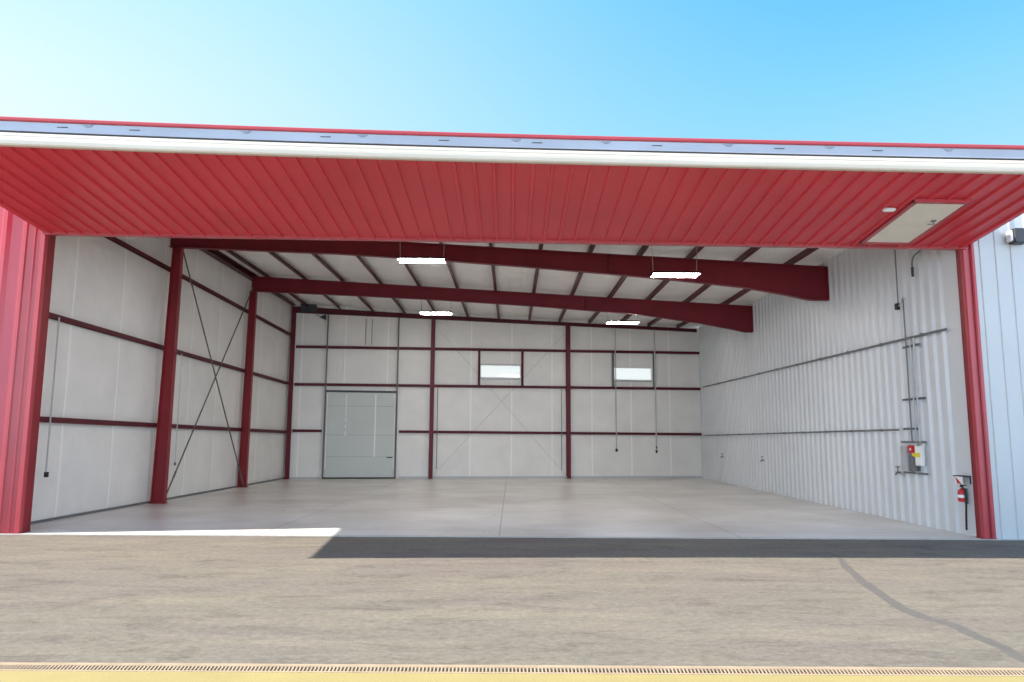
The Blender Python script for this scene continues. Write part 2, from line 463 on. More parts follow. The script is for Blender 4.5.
ro.add(vs, [(0, 1, 3, 2), (2, 3, 5, 4), (6, 8, 9, 7), (8, 10, 11, 9), (0, 6, 7, 1), (4, 5, 11, 10), (0, 2, 8, 6), (2, 4, 10, 8), (1, 7, 9, 3), (3, 9, 11, 5)])
struct(ro.build('roof', M['roofmetal']), 'metal roof sheet over the hangar', 'roof')

# front walls -------------------------------------------------------
# left: red ribbed wall panel, ribs stand out towards the viewer (-y)
HL = 8.55
pr = ribs(-15.0, -10.55, 0.62, 0.40, 0.06, 0.07)
wf = MB(); wf.prism([(x, YF - o) for x, o in pr] + [(-10.55, YF + .14), (-15.0, YF + .14)], 0, HL, 'z')
struct(wf.build('wall_front_left', M['wallred']), 'red ribbed metal front wall left of the hangar opening', 'wall')
# header over the opening
pr = ribs(-10.55, 9.95, 0.33, 0.25, 0.035, 0.02)
hd = MB()
vs = []; fs = []
loop = [(x, YF - .04 - o) for x, o in pr] + [(9.95, YF + .1), (-10.55, YF + .1)]
n = len(loop)
for (x, y) in loop: vs.append((x, y, hz(x) + 0.50))
for (x, y) in loop: vs.append((x, y, roof(x) + .06))
fs = [(i, (i + 1) % n, n + (i + 1) % n, n + i) for i in range(n)] + [tuple(range(n - 1, -1, -1)), tuple(range(n, 2 * n))]
hd.add(vs, fs)
struct(hd.build('wall_front', M['wallred']), 'red ribbed metal wall above the raised hangar door', 'wall')
# right: white ribbed wall of the neighbouring bay
pr = ribs(9.90, 13.4, 0.335, 0.29, 0.022, 0.012)
wn = MB(); wn.prism([(x, YF - .05 - o) for x, o in pr] + [(13.4, YF + .14), (9.90, YF + .14)], 0, roof(9.9), 'z')
struct(wn.build('wall_front_right', M['white2']), 'white ribbed metal front wall right of the hangar opening', 'wall')
# closing pieces between jambs and side walls
cl = MB(); cl.box(-15.0, XL - .06, YF + .14, 15.9, 0, HL); 
struct(cl.build('wall_front_inner', M['vinyl_side']), 'back of the red front wall beside the left jamb', 'wall')

# jamb posts (red trim with grooves) ---------------------------------
def jamb(name, x_in, x_out, yf, dep, label):
    """x_in: edge of the opening, x_out: outer edge. Folded trim cover with a stepped face."""
    r = empty(name, ((x_in + x_out) / 2, YF, 0))
    s = 1 if x_out > x_in else -1; w = abs(x_out - x_in)
    P = lambda t, d: (x_in + s * t, yf + d)
    prof = [P(0, 0.03), P(0.015, 0), P(0.10, 0), P(0.125, 0.028), P(0.20, 0.028), P(0.225, 0), P(w - .09, 0), P(w - .07, -0.03), P(w - .02, -0.03), P(w, 0.0), P(w, 0.10), P(0, 0.10)]
    zt = hz(x_in) + .4
    c = MB(); c.prism(prof, 0, zt, 'z'); c.build('face_trim', M['redtrim'], r)
    k = MB()
    a, b = sorted((x_in, x_in + s * .02)); k.box(a, b, yf + .10, yf + dep, 0, zt)
    a, b = sorted((x_in - s * .005, x_in + s * .10)); k.box(a, b, yf + dep - .02, yf + dep, 0, zt)
    a, b = sorted((x_in + s * .02, x_in + s * .2)); k.box(a, b, yf + .10, yf + dep - .02, 0, zt)
    k.build('inner_return', M['column'], r)
    p = MB(); a, b = sorted((x_in - s * .03, x_out)); p.box(a, b, yf - .035, yf + dep, 0.0, 0.018); p.build('base_plate', M['column'], r)
    return tag(r, label, 'door jamb', None)
jamb('door_jamb', JL, -10.56, YF - .03, .34, 'tall red steel jamb on the left side of the hangar opening')
jamb('door_jamb', JR, 9.94, YF - .06, .24, 'tall red steel jamb on the right, against white ribbed wall')

# ------------------------------------------------------------------ steel frame
def ibeam_v(mb, x0, x1, y, z0, z1, x0t=None, x1t=None, fw=0.2, ft=0.014, wt=0.012):
    """upright I section, web in the xz plane at y, may taper"""
    x0t = x0 if x0t is None else x0t; x1t = x1 if x1t is None else x1t
    def slab(a0, b0, a1, b1, ya, yb_):
        mb.add([(a0, ya, z0), (b0, ya, z0), (b0, yb_, z0), (a0, yb_, z0), (a1, ya, z1), (b1, ya, z1), (b1, yb_, z1), (a1, yb_, z1)],
               [(0, 3, 2, 1), (4, 5, 6, 7), (0, 1, 5, 4), (1, 2, 6, 5), (2, 3, 7, 6), (3, 0, 4, 7)])
    slab(x0, x0 + ft, x0t, x0t + ft, y - fw / 2, y + fw / 2)
    slab(x1 - ft, x1, x1t - ft, x1t, y - fw / 2, y + fw / 2)
    slab(x0 + ft, x1 - ft, x0t + ft, x1t - ft, y - wt / 2, y + wt / 2)
Y1, Y2 = 22.6, 29.9
def column(y, label, zt, xa=-10.76, xb=-10.36, xc=-10.60, xd=-10.33):
    r = empty('steel_column', (-10.54, y, 0))
    c = MB(); ibeam_v(c, xa, xb, y, 0.02, zt, xc, xd); c.build('shaft', M['column'], r)
    b = MB(); b.box(xa - .03, xb + .04, y - .13, y + .13, 0.003, 0.022); b.build('base_plate', M['column'], r)
    k = MB(); k.box(xc, xd, y - .09, y + .09, zt, zt + .016); k.build('cap_plate', M['oxide'], r)
    return tag(r, label, 'column', 'columns along the left wall')
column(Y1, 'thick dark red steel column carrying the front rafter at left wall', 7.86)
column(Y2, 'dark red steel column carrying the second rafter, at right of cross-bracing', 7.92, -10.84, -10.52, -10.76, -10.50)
# corner post
r = empty('corner_column', (-10.78, 35.9, 0))
c = MB(); c.box(-10.80, -10.62, 35.78, 35.795, 0.02, 8.35); c.box(-10.80, -10.62, 35.935, 35.95, .02, 8.35); c.box(-10.715, -10.705, 35.795, 35.935, .02, 8.35)
c.build('shaft', M['post'], r)
b = MB(); b.box(-10.83, -10.54, 35.74, 35.97, .003, .02); b.build('base_plate', M['post'], r)
tag(r, 'slim dark red steel post in the far left corner of hangar', 'column', None)

def rafter(pts, y, label, sl):
    """web polygon (x, zbottom) under the straight top line, with bottom and top flanges"""
    r = empty('rafter', (0, y, 7.0))
    def yy(x): return y + sl * (x + 10.7)
    w = MB(); vs = []; n = len(pts)
    for d in (-0.006, .006):
        for x, zb in pts: vs.append((x, yy(x) + d, zb + .014))
        for x, zb in reversed(pts): vs.append((x, yy(x) + d, rt(x) - RD - .014))
    m = 2 * n
    w.add(vs, [tuple(range(m - 1, -1, -1)), tuple(range(m, 2 * m))] + [(i, (i + 1) % m, m + (i + 1) % m, m + i) for i in range(m)])
    w.build('web', M['oxide'], r)
    f = MB()
    def strip(q, h):
        vs = []
        for x, z in q:
            for dy, dz in ((-.1, 0), (.1, 0), (.1, h), (-.1, h)): vs.append((x, yy(x) + dy, z + dz))
        k = len(q); fs = [(0, 1, 2, 3), (4 * k - 1, 4 * k - 2, 4 * k - 3, 4 * k - 4)]
        for i in range(k - 1):
            for a in range(4):
                b = (a + 1) % 4
                fs.append((4 * i + a, 4 * i + 4 + a, 4 * i + 4 + b, 4 * i + b))
        f.add(vs, fs)
    strip(pts, .014); f.build('bottom_flange', M['oxide'], r)
    f = MB(); strip([(pts[0][0], rt(pts[0][0]) - RD - .014), (pts[-1][0], rt(pts[-1][0]) - RD - .014)], .014); f.build('top_flange', M['oxide'], r)
    x, zb = pts[-1]
    e = MB(); e.box(x, x + .016, yy(x) - .1, yy(x) + .1, zb, rt(x) - RD); e.build('end_plate', M['oxide'], r)
    st = MB()
    for x in (-6.5, -1.5, 2.9, 7.0):
        zb = [a[1] + (b[1] - a[1]) * (x - a[0]) / (b[0] - a[0]) for a, b in zip(pts, pts[1:]) if a[0] <= x <= b[0]][0]
    xs = 3.0
    zb = [a[1] + (b[1] - a[1]) * (xs - a[0]) / (b[0] - a[0]) for a, b in zip(pts, pts[1:]) if a[0] <= xs <= b[0]][0]
    st.box(xs - .012, xs + .012, yy(xs) - .09, yy(xs) + .09, zb + .0, rt(xs) - RD - .012); st.build('splice_plate', M['oxide'], r)
    return tag(r, label, 'rafter', 'roof rafters')
RD = 0.0
RD = 0.10
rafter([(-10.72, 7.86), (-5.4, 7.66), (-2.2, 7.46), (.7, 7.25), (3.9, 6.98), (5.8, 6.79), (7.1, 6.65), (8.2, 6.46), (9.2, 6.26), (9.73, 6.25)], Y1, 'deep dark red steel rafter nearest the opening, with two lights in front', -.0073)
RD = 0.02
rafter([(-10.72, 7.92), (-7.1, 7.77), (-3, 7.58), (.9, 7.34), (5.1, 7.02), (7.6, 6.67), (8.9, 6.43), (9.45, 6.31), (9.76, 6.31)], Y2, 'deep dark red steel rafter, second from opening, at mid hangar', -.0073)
# light beam along the top of the back wall
r = empty('end_wall_beam', (0, 37.2, 8.0))
e = MB(BT)
za, zb_ = 8.06, 7.62
e.add([(0.25, -.16, za), (LB - .12, -.16, zb_), (LB - .12, -.02, zb_), (.25, -.02, za), (0.25, -.16, za + .02), (LB - .12, -.16, zb_ + .02), (LB - .12, -.02, zb_ + .02), (.25, -.02, za + .02)],
      [(0, 3, 2, 1), (4, 5, 6, 7), (0, 1, 5, 4), (1, 2, 6, 5), (2, 3, 7, 6), (3, 0, 4, 7)])
e.build('bottom_flange', M['girt'], r)
def zw(u): x = u * math.cos(ANG) - 10.88; return min(rtop(u) - .22, 8.42 - .01 * u)
e = MB(BT); q = [.25, 2, 6, 12, LB - .12]
vs = [(u, d, zb_ * (u - .25) / (LB - .37) + za * (1 - (u - .25) / (LB - .37)) + .02) for d in (-.095, -.085) for u in q] + [(u, d, zw(u)) for d in (-.095, -.085) for u in q]
fs = []
for k in range(4): fs += [(k, k + 1, 11 + k, 10 + k), (5 + k, 15 + k, 16 + k, 6 + k), (k, 5 + k, 6 + k, k + 1), (10 + k, 11 + k, 16 + k, 15 + k)]
fs += [(0, 10, 15, 5), (4, 9, 19, 14)]
e.add(vs, fs); e.build('web', M['girt'], r)
e = MB(BT); e.box(.45, 1.22, -.12, -.08, 8.10, 8.50); e.build('haunch_plate', M['dark'], r)
tag(r, 'thin dark red beam under the roof along top of back wall', 'beam')

# end wall columns
for xx, lab in ((-3.98, 'slim dark red steel post at the back wall, right of grey door'), (2.87, 'slim dark red steel post at the back wall, between the two windows')):
    u = bu(xx); r = empty('end_wall_post', tuple(BT @ Vector((u, -.12, 0))))
    zt = 8.06 + (7.62 - 8.06) * (u - .25) / (LB - .37)
    c = MB(BT); c.box(u - .10, u + .10, -.23, -.216, .02, zt); c.box(u - .10, u + .10, -.034, -.02, .02, zt); c.box(u - .006, u + .006, -.216, -.034, .02, zt)
    c.build('shaft', M['post'], r)
    b = MB(BT); b.box(u - .13, u + .13, -.26, -.01, .003, .02); b.build('base_plate', M['post'], r)
    tag(r, lab, 'column', 'posts along the back wall')

# purlins (Z sections running front to back on top of the rafters)
ords = ['first', 'second', 'third', 'fourth', 'fifth', 'sixth', 'seventh', 'eighth', 'ninth', 'tenth', 'eleventh', 'twelfth', 'last']
def zprof(x, top):
    t = .012; h = .19; w = .075
    return [(x - t / 2, top), (x - t / 2, top - h + t), (x - t / 2, top - h), (x + w, top - h), (x + w, top - h + t), (x + t / 2, top - h + t), (x + t / 2, top - t), (x - w + t, top - t), (x - w + t, top)][:]
for i, xx in enumerate(PX):
    p = MB(); t, h, w = .014, .185, .10
    q = [(-w, 0), (-w, -t), (-t, -t), (-t, -h), (w, -h), (w, -h + t), (0, -h + t), (0, 0)]
    p.sweep(q, [(xx, y, roof(xx, y) + .02) for y in (15.8, 29.9, yb(xx) - .03)], (1, 0, 0), (0, 0, 1))
    tag(p.build('roof_purlin', M['purlin']), 'dark red roof purlin, %s counted from the left wall' % ords[i], 'purlin', 'roof purlins')
# eave strut
p = MB(); a = roof(XL) - .02
p.prism([(XL + .02, a), (XL + .26, a - .01), (XL + .26, a - .06), (XL + .245, a - .06), (XL + .245, a - .03), (XL + .05, a - .02), (XL + .05, a - .25), (XL + .26, a - .25), (XL + .26, a - .27), (XL + .02, a - .27)], 15.8, 35.95, 'y')
tag(p.build('eave_strut', M['purlin']), 'dark red eave strut where the left wall meets the roof', 'beam')
# flange braces
fb = [(1, Y1), (3, Y1), (7, Y1), (9, Y1), (11, Y1), (12, Y1), (2, Y2), (5, Y2), (8, Y2), (10, Y2), (12, Y2)]
for i, y in fb:
    xx = PX[i]; m = MB(); zt = rt(xx) - .01
    yy = y - .0073 * (xx + 10.7)
    m.tube([(xx + .04, yy + .09, zt - .32), (xx + .04, yy + .55, zt + .03)], .022, 6)
    m.box(xx + .03, xx + .05, yy + .005, yy + .12, zt - .36, zt - .28)
    tag(m.build('flange_brace', M['purlin']), 'short slanted brace from %s rafter up to the %s purlin from left' % ('front' if y == Y1 else 'second', ords[i]), 'brace', 'flange braces')

# girts ------------------------------------------------------------------
def girt_prof(d0, s, z, dep=.17, h=.085):
    """C section: horizontal web with lips; (across, z)"""
    t = .014
    a, b = d0, d0 + s * dep
    return [(a, z), (b, z), (b, z - h), (b - s * t, z - h), (b - s * t, z - t), (a + s * t, z - t), (a + s * t, z - h), (a, z - h)]
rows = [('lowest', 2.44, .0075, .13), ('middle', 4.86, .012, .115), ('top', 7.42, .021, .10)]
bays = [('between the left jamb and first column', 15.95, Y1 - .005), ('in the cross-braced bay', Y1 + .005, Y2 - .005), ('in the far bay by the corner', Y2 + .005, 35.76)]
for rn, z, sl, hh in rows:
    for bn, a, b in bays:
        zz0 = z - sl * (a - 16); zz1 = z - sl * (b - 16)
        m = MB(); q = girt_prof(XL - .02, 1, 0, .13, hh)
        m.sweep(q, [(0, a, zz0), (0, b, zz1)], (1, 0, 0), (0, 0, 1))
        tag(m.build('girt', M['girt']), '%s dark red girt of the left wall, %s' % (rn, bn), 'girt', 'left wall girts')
uA, uB = bu(-3.98), bu(2.87)
brow = [('lowest', 2.36, 2.31), ('middle', 4.60, 4.67), ('top', 6.44, 6.57)]
bb_ = [('left of the first post', .30, uA - .11), ('between the two posts', uA + .11, uB - .11), ('right of the second post', uB + .11, LB - .005)]
def zrow(z0, z1, u): return z0 + (z1 - z0) * u / LB
for rn, z0, z1 in brow:
    for bn, a, b in bb_:
        segs = [(bn, a, b)]
        if rn == 'lowest' and 'left' in bn:
            segs = [('between corner and grey door', a, bu(-9.22)), ('between grey door and first post', bu(-5.55), b)]
        for sn, a1, b1 in segs:
            m = MB(BT); q = girt_prof(0.0, -1, 0, .12, .13)
            m.sweep(q, [(a1, 0, zrow(z0, z1, a1)), (b1, 0, zrow(z0, z1, b1))], (0, 1, 0), (0, 0, 1))
            tag(m.build('girt', M['girt']), '%s dark red girt of the back wall, %s' % (rn, sn), 'girt', 'back wall girts')

# cross bracing rods in the second bay, left wall
def rod(a, b, lab, r=.025):
    root = empty('brace_rod', a)
    m = MB(); m.tube([a, b], r, 8); m.build('rod', M['trackgrey'], root)
    d = (Vector(b) - Vector(a)).normalized()
    k = MB(); k.tube([Vector(a) + d * .9, Vector(a) + d * 1.15], .032, 8); k.build('turnbuckle', M['trackgrey'], root)
    return tag(root, lab, 'brace', 'cross bracing of the left wall')
rod((-10.60, 23.0, .02), (-10.60, 29.75, 8.05), 'steel cross-brace rod rising toward the far column, left wall')
rod((-10.56, 29.75, .02), (-10.56, 22.9, 8.2), 'steel cross-brace rod rising toward the near column, left wall')
def bcable(a, b, lab):
    m = MB(); m.tube([tuple(BT @ Vector(a)), tuple(BT @ Vector(b))], .007, 6)
    tag(m.build('brace_cable', M['cable']), lab, 'cable', 'thin brace cables on the back wall')
bcable((uA + .12, -.02, 7.6), (uB - .12, -.02, .15), 'thin steel cable across the back wall, falling to the right')
bcable((uA + .12, -.035, .15), (uB - .12, -.035, 7.4), 'thin steel cable across the back wall, rising to the right')

# ------------------------------------------------------------------ windows
for i, (a, b) in enumerate(Wn):
    red_ = i == 0
    f = MB(BT); y0, y1 = -.02, .10; w = .05
    f.box(a, b, y0, y1, WZ0, WZ0 + w * .9); f.box(a, b, y0, y1, WZ1 - w * .6, WZ1); f.box(a, a + w * .6, y0, y1, WZ0 + w * .9, WZ1 - w * .6); f.box(b - w * .6, b, y0, y1, WZ0 + w * .9, WZ1 - w * .6)
    o = f.build('window_%d' % (i + 1), M['whiteplastic'])
    struct(o, 'small wide window high in back wall, %s' % ('between the two posts' if red_ else 'right of the second post, behind hanging conduits'), 'window')
    gl = MB(BT); gl.box(a + .03, b - .03, .03, .036, WZ0 + .045, WZ1 - .03); gl.build('pane', M['glass'], o)
    sl = MB(BT); sl.box(a - .06, b + .06, -.05, 0.0, WZ0 - .075, WZ0); sl.build('window_sill', M['grey'], o)
    if red_:
        sl = MB(BT); sl.box(a, b, -.02, 0.0, WZ1, WZ1 + .05); sl.build('head_flashing', M['grey'], o)
    for k, u in enumerate((a - .06, b + .08)):
        m = MB(BT); z0 = zrow(4.60, 4.67, u); z1 = zrow(6.44, 6.57, u) - .13
        m.box(u - .055, u + .055, -.11, -.098, z0, z1); m.box(u - .055, u - .043, -.098, -.001, z0, z1); m.box(u + .043, u + .055, -.098, -.001, z0, z1)
        tag(m.build('window_stud', M['girt'] if red_ else M['midgrey']), '%s upright stud on the %s of the %s back window' % ('dark red' if red_ else 'grey', ('left', 'right')[k], 'middle' if red_ else 'right-hand'), 'stud', 'window studs')

# ------------------------------------------------------------------ grey vertical lift door in the back wall
ua, ub = bu(-9.10), bu(-5.68)
dt = 4.20
d = MB(BT); d.box(ua + .04, ub - .05, -.10, -.03, .07, dt - .02, .01)
door = d.build('door_1', M['doorgrey'])
struct(door, 'tall pale green-grey vertical lift door in the back wall', 'door')
m = MB(BT); m.box(ua + .02, ub - .02, -.11, -.02, .012, .07); m.build('bottom_seal', M['black'], door)
m = MB(BT); m.box(ua - .02, ub + .02, -.14, 0, dt - .02, dt + .07); m.build('head_seal', M['dark'], door)
for s, u in ((-1, ua), (1, ub)):
    m = MB(BT)
    z1 = 8.06 + (7.62 - 8.06) * (u - .25) / (LB - .37) - .01
    h_ = .028 if s < 0 else .034; m.box(u - h_, u + h_, -.17, -.16, .01, z1); m.box(u - h_, u - h_ + .01, -.16, -.10, .01, z1); m.box(u + h_ - .01, u + h_, -.16, -.10, .01, z1)
    m.build('track', M['trackgrey'] if s < 0 else M['trackgrey'], door)
    m = MB(BT); m.box(u - .03, u + .035, -.10, -.0, .01, dt - .02) if s < 0 else m.box(u - .045, u + .035, -.10, 0, .01, dt - .02); m.build('jamb', M['dark'] if s > 0 else M['midgrey'], door)
    m = MB(BT); uu = u - s * .10; m.box(uu - .02, uu + .02, -.115, -.10, .5, dt - .1); m.build('edge_strip', M['whiteplastic'], door)
for u, z0, z1, w in ((bu(-8.10), 2.05, 4.05, .022), (bu(-6.70), 1.05, 4.10, .03)):  # bright streaks of light on the door panel, built as raised white strips
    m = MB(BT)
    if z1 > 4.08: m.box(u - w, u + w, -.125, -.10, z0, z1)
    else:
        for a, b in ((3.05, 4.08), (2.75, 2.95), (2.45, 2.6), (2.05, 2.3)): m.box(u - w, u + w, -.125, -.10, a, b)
    m.build('glint_strip', M['whiteplastic'], door)
m = MB(BT)
for z in (1.05, 2.1, 3.5): m.box(ua + .1, ub - .1, -.1025, -.10, z, z + .012)
m.build('section_joint', M['midgrey'], door)
m = MB(BT); m.box(ub - .42, ub - .14, -.13, -.10, 1.0, 1.045); m.build('handle', M['black'], door)
for u in (bu(-7.28), bu(-6.98)):
    m = MB(BT); m.tube([(u, -.05, 6.55), (u, -.05, 7.85)], .014, 6); m.build('lift_cable', M['trackgrey'], door)

# ------------------------------------------------------------------ raised bifold door
TL = math.radians(5.7)
HD = empty('hangar_door', (0, YF, 6.2))
def leaf_len(x): return 3.765 - .0196 * x + (.0021 if x < 0 else .0007) * x * x     # the long leaf bows a little
FL = 0.0                                       # the leaf is a little wider at its free edge
def dpt(x, s, d):
    """x across, s along the leaf from the hung edge (0..1), d up from the underside"""
    t = s * leaf_len(x)
    xx = x + (FL * s * ((x - (JL + JR) / 2) / ((JR - JL) / 2)))
    return (xx, YF - .05 - t * math.cos(TL) - d * math.sin(TL) * 0, hz(x) + t * math.sin(TL) + d)
DW = 0.155                                       # thickness of the lower leaf
pr = ribs(JL, JR + .06, 0.331, 0.270, -0.042, 0.012)
XD0, XD1 = JL, JR + .06
n = len(pr); lo = MB(); vs = []
for s in (0, 1):
    for x, o_ in pr: vs.append(dpt(x, s, o_))
for s in (0, 1):
    for x, o_ in pr: vs.append(dpt(x, s, DW))
fs = []
for i in range(n - 1):
    fs += [(i, i + 1, n + i + 1, n + i), (2 * n + i, 3 * n + i, 3 * n + i + 1, 2 * n + i + 1), (i, 2 * n + i, 2 * n + i + 1, i + 1), (n + i, n + i + 1, 3 * n + i + 1, 3 * n + i)]
fs += [(0, n, 3 * n, 2 * n), (n - 1, 3 * n - 1, 4 * n - 1, 2 * n - 1)]
lo.add(vs, fs); lo.build('lower_leaf', M['red'], HD)
def dbar(x0, x1, s0, s1, d0, d1, name, mat, parent=HD, smooth=False):
    m = MB(); vs = [dpt(x, s, d) for x in (x0, x1) for s in (s0, s1) for d in (d0, d1)]
    m.add(vs, [(0, 1, 3, 2), (4, 6, 7, 5), (0, 4, 5, 1), (2, 3, 7, 6), (0, 2, 6, 4), (1, 5, 7, 3)])
    return m.build(name, mat, parent)
# cream rail on the free edge: a rolled section
def edge_sec(prof, name, mat):
    """prof: (out, up) in metres past the free edge"""
    m = MB(); vs = []; k = len(prof)
    nx = 40
    for j in range(nx + 1):
        x = XD0 + (XD1 - XD0) * j / nx
        for o_, d in prof:
            p = dpt(x, 1, d * 1.08); vs.append((p[0], p[1] - o_, p[2]))
    m.add(vs, [(j * k + i, j * k + (i + 1) % k, (j + 1) * k + (i + 1) % k, (j + 1) * k + i) for j in range(nx) for i in range(k)] + [tuple(range(k - 1, -1, -1)), tuple(range(nx * k, nx * k + k))])
    return m.build(name, mat, HD)
edge_sec([(-.06, -.045), (.02, -.045), (.045, -.025), (.055, .02), (.055, .06), (.045, .085), (.05, .10), (.045, .135), (.02, .152), (-.06, .152)], 'edge_rail', M['cream'])
edge_sec([(-.08, .155), (-.005, .155), (-.005, .18), (-.08, .18)], 'hinge_gap', M['dark'])
edge_sec([(-.25, .18), (.03, .18), (.03, .325), (-.25, .325)], 'upper_rail', M['galv'])
edge_sec([(-.25, .328), (.05, .328), (.06, .343), (.06, .375), (.05, .388), (-.25, .388)], 'red_cap', M['redtrim'])
# upper leaf, ribbed sheet facing up
m = MB(); vs = []; nx = 40
for j in range(nx + 1):
    x = XD0 + (XD1 - XD0) * j / nx
    for s_, d in ((0, DW + .025), (.94, DW + .025), (.94, DW + .24), (0, DW + 1.0)): vs.append(dpt(x, s_, d))
m.add(vs, [(4 * j + i, 4 * j + (i + 1) % 4, 4 * j + 4 + (i + 1) % 4, 4 * j + 4 + i) for j in range(nx) for i in range(4)] + [(3, 2, 1, 0), tuple(range(4 * nx, 4 * nx + 4))])
m.build('upper_leaf', M['red'], HD)
# drip trim at the hung edge
m = MB(); vs = []
prof = [(-.06, -.045), (.08, -.045), (.08, -.03), (.10, .02), (.10, .10), (-.06, .10)]
k = len(prof)
for x in (XD0, XD1):
    for o_, d in prof:
        vs.append((x, YF - .05 - o_ , hz(x) + d))
m.add(vs, [(i, (i + 1) % k, k + (i + 1) % k, k + i) for i in range(k)] + [tuple(range(k - 1, -1, -1)), tuple(range(k, 2 * k))])
m.build('bottom_trim', M['redtrim'], HD)
# hinge straps and latch clips along the front edge
XC = [-7.35, -6.95, -6.2, -4.4, -3.1, -2.5, -1.15, .05, .4, 1.55, 2.4, 3.6, 4.45, 5.3, 6.1, 7.3]
for i, x in enumerate(XC):
    edge = MB(); p = dpt(x, 1, .0)
    if i % 2 == 0:
        edge.box(p[0] - .085, p[0] + .085, p[1] - .038, p[1] - .028, p[2] + .275, p[2] + .288); edge.build('latch_clip', M['dark'], HD)
    else:
        vs = [(p[0] + a, p[1] + b, p[2] + c) for b in (-.040, -.028) for a, c in ((-.09, .335), (.09, .335), (.035, .295), (-.02, .295))]
        edge.add(vs, [(0, 1, 2, 3), (7, 6, 5, 4), (0, 4, 5, 1), (1, 5, 6, 2), (2, 6, 7, 3), (3, 7, 4, 0)]); edge.build('hinge', M['hingegrey'], HD)
# walk door in the lower leaf (lies flat overhead now)
s0, s1 = 0.115, 0.66
XW0, XW1 = 7.42, 8.32
def wbox(x0, x1, sa, sb, d0, d1, name, mat, parent):
    m = MB(); vs = []
    for x in (x0, x1):
        for s in (sa, sb):
            for d in (d0, d1): vs.append(dpt(x, s, d))
    m.add(vs, [(0, 1, 3, 2), (4, 6, 7, 5), (0, 4, 5, 1), (2, 3, 7, 6), (0, 2, 6, 4), (1, 5, 7, 3)])
    return m.build(name, mat, parent)
wd = wbox(XW0, XW1, s0, s1, -.062, -.005, 'walk_door', M['offwhite'], HD); wd['label'] = 'off-white walk door set in the red leaf'
m = MB()
for a, b, c_, d_ in ((XW0 - .09, XW0 - .005, s0 - .025, s1 + .025), (XW1 + .005, XW1 + .05, s0 - .025, s1 + .025), (XW0 - .09, XW1 + .05, s1 + .003, s1 + .025), (XW0 - .09, XW1 + .05, s0 - .025, s0 - .003)):
    vs = [dpt(x, s, d) for x in (a, b) for s in (c_, d_) for d in (-.075, -.01)]
    m.add(vs, [(0, 1, 3, 2), (4, 6, 7, 5), (0, 4, 5, 1), (2, 3, 7, 6), (0, 2, 6, 4), (1, 5, 7, 3)])
m.build('walk_door_frame', M['redtrim'], HD)
p = dpt(8.18, .44, -.062)
m = MB(); m.tube([(p[0], p[1], p[2]), (p[0], p[1], p[2] - .012)], .05, 12); m.tube([(p[0], p[1], p[2] - .012), (p[0], p[1], p[2] - .07)], .013, 8)
m.tube([(p[0] + .01, p[1], p[2] - .07), (p[0] - .12, p[1], p[2] - .075)], .012, 8); m.build('door_handle', M['midgrey'], wd)
p = dpt(7.10, .56, -.035)
m = MB(); m.box(p[0] - .11, p[0] + .11, p[1] - .06, p[1] + .06, p[2] - .04, p[2] + .02, .02)
lam = m.build('lamp', M['whiteplastic'], HD); lam['label'] = 'small white lamp beside the walk door'
tag(HD, 'huge red ribbed bifold hangar door folded open overhead like a canopy', 'hangar door')

# ------------------------------------------------------------------ hanging lights
def fixture(x, y, z, L, W, label, wires):
    r = empty('hanging_light', (x, y, z))
    m = MB(); h = .09
    m.add([(x - L / 2, y - W / 2, z + .012), (x + L / 2, y - W / 2, z + .012), (x + L / 2, y + W / 2, z + .012), (x - L / 2, y + W / 2, z + .012),
           (x - L / 2, y - W * .28, z + h), (x + L / 2, y - W * .28, z + h), (x + L / 2, y + W * .28, z + h), (x - L / 2, y + W * .28, z + h)],
          [(0, 3, 2, 1), (4, 5, 6, 7), (0, 1, 5, 4), (1, 2, 6, 5), (2, 3, 7, 6), (3, 0, 4, 7)])
    m.build('housing', M['lampbody'], r)
    for s in (-1, 1):
        t = MB(); yy = y + s * W * .33
        pf = [(yy + W * .09 * math.cos(a), z + .012 - .022 * math.sin(a)) for a in [math.pi * k / 8 for k in range(9)]]
        t.prism(pf, x - L / 2 + .02, x + L / 2 - .02, 'x'); t.build('tube_lens', M['tube'], r)
    for k in wires:
        w = MB(); w.tube([(x + k * L / 2 * .92, y, z + h), (x + k * L / 2 * .98, y, roof(x) - .05)], .008, 6); w.build('hanging_wire', M['cable'], r)
    return tag(r, label, 'light', 'hanging hangar lights')
fixture(-2.58, 20.6, 6.98, 1.34, .56, 'glowing hanging light at left, in front of the front rafter', (-1, 1))
fixture(4.62, 20.6, 6.60, 1.34, .56, 'glowing hanging light at right, in front of the front rafter', (-1, 1))
fixture(-3.23, 31.0, 7.22, 1.34, .50, 'glowing hanging light at left, beyond the second rafter', (-1, 1))
fixture(4.68, 31.0, 6.86, 1.34, .50, 'glowing hanging light at right, beyond the second rafter', (-1, 1))

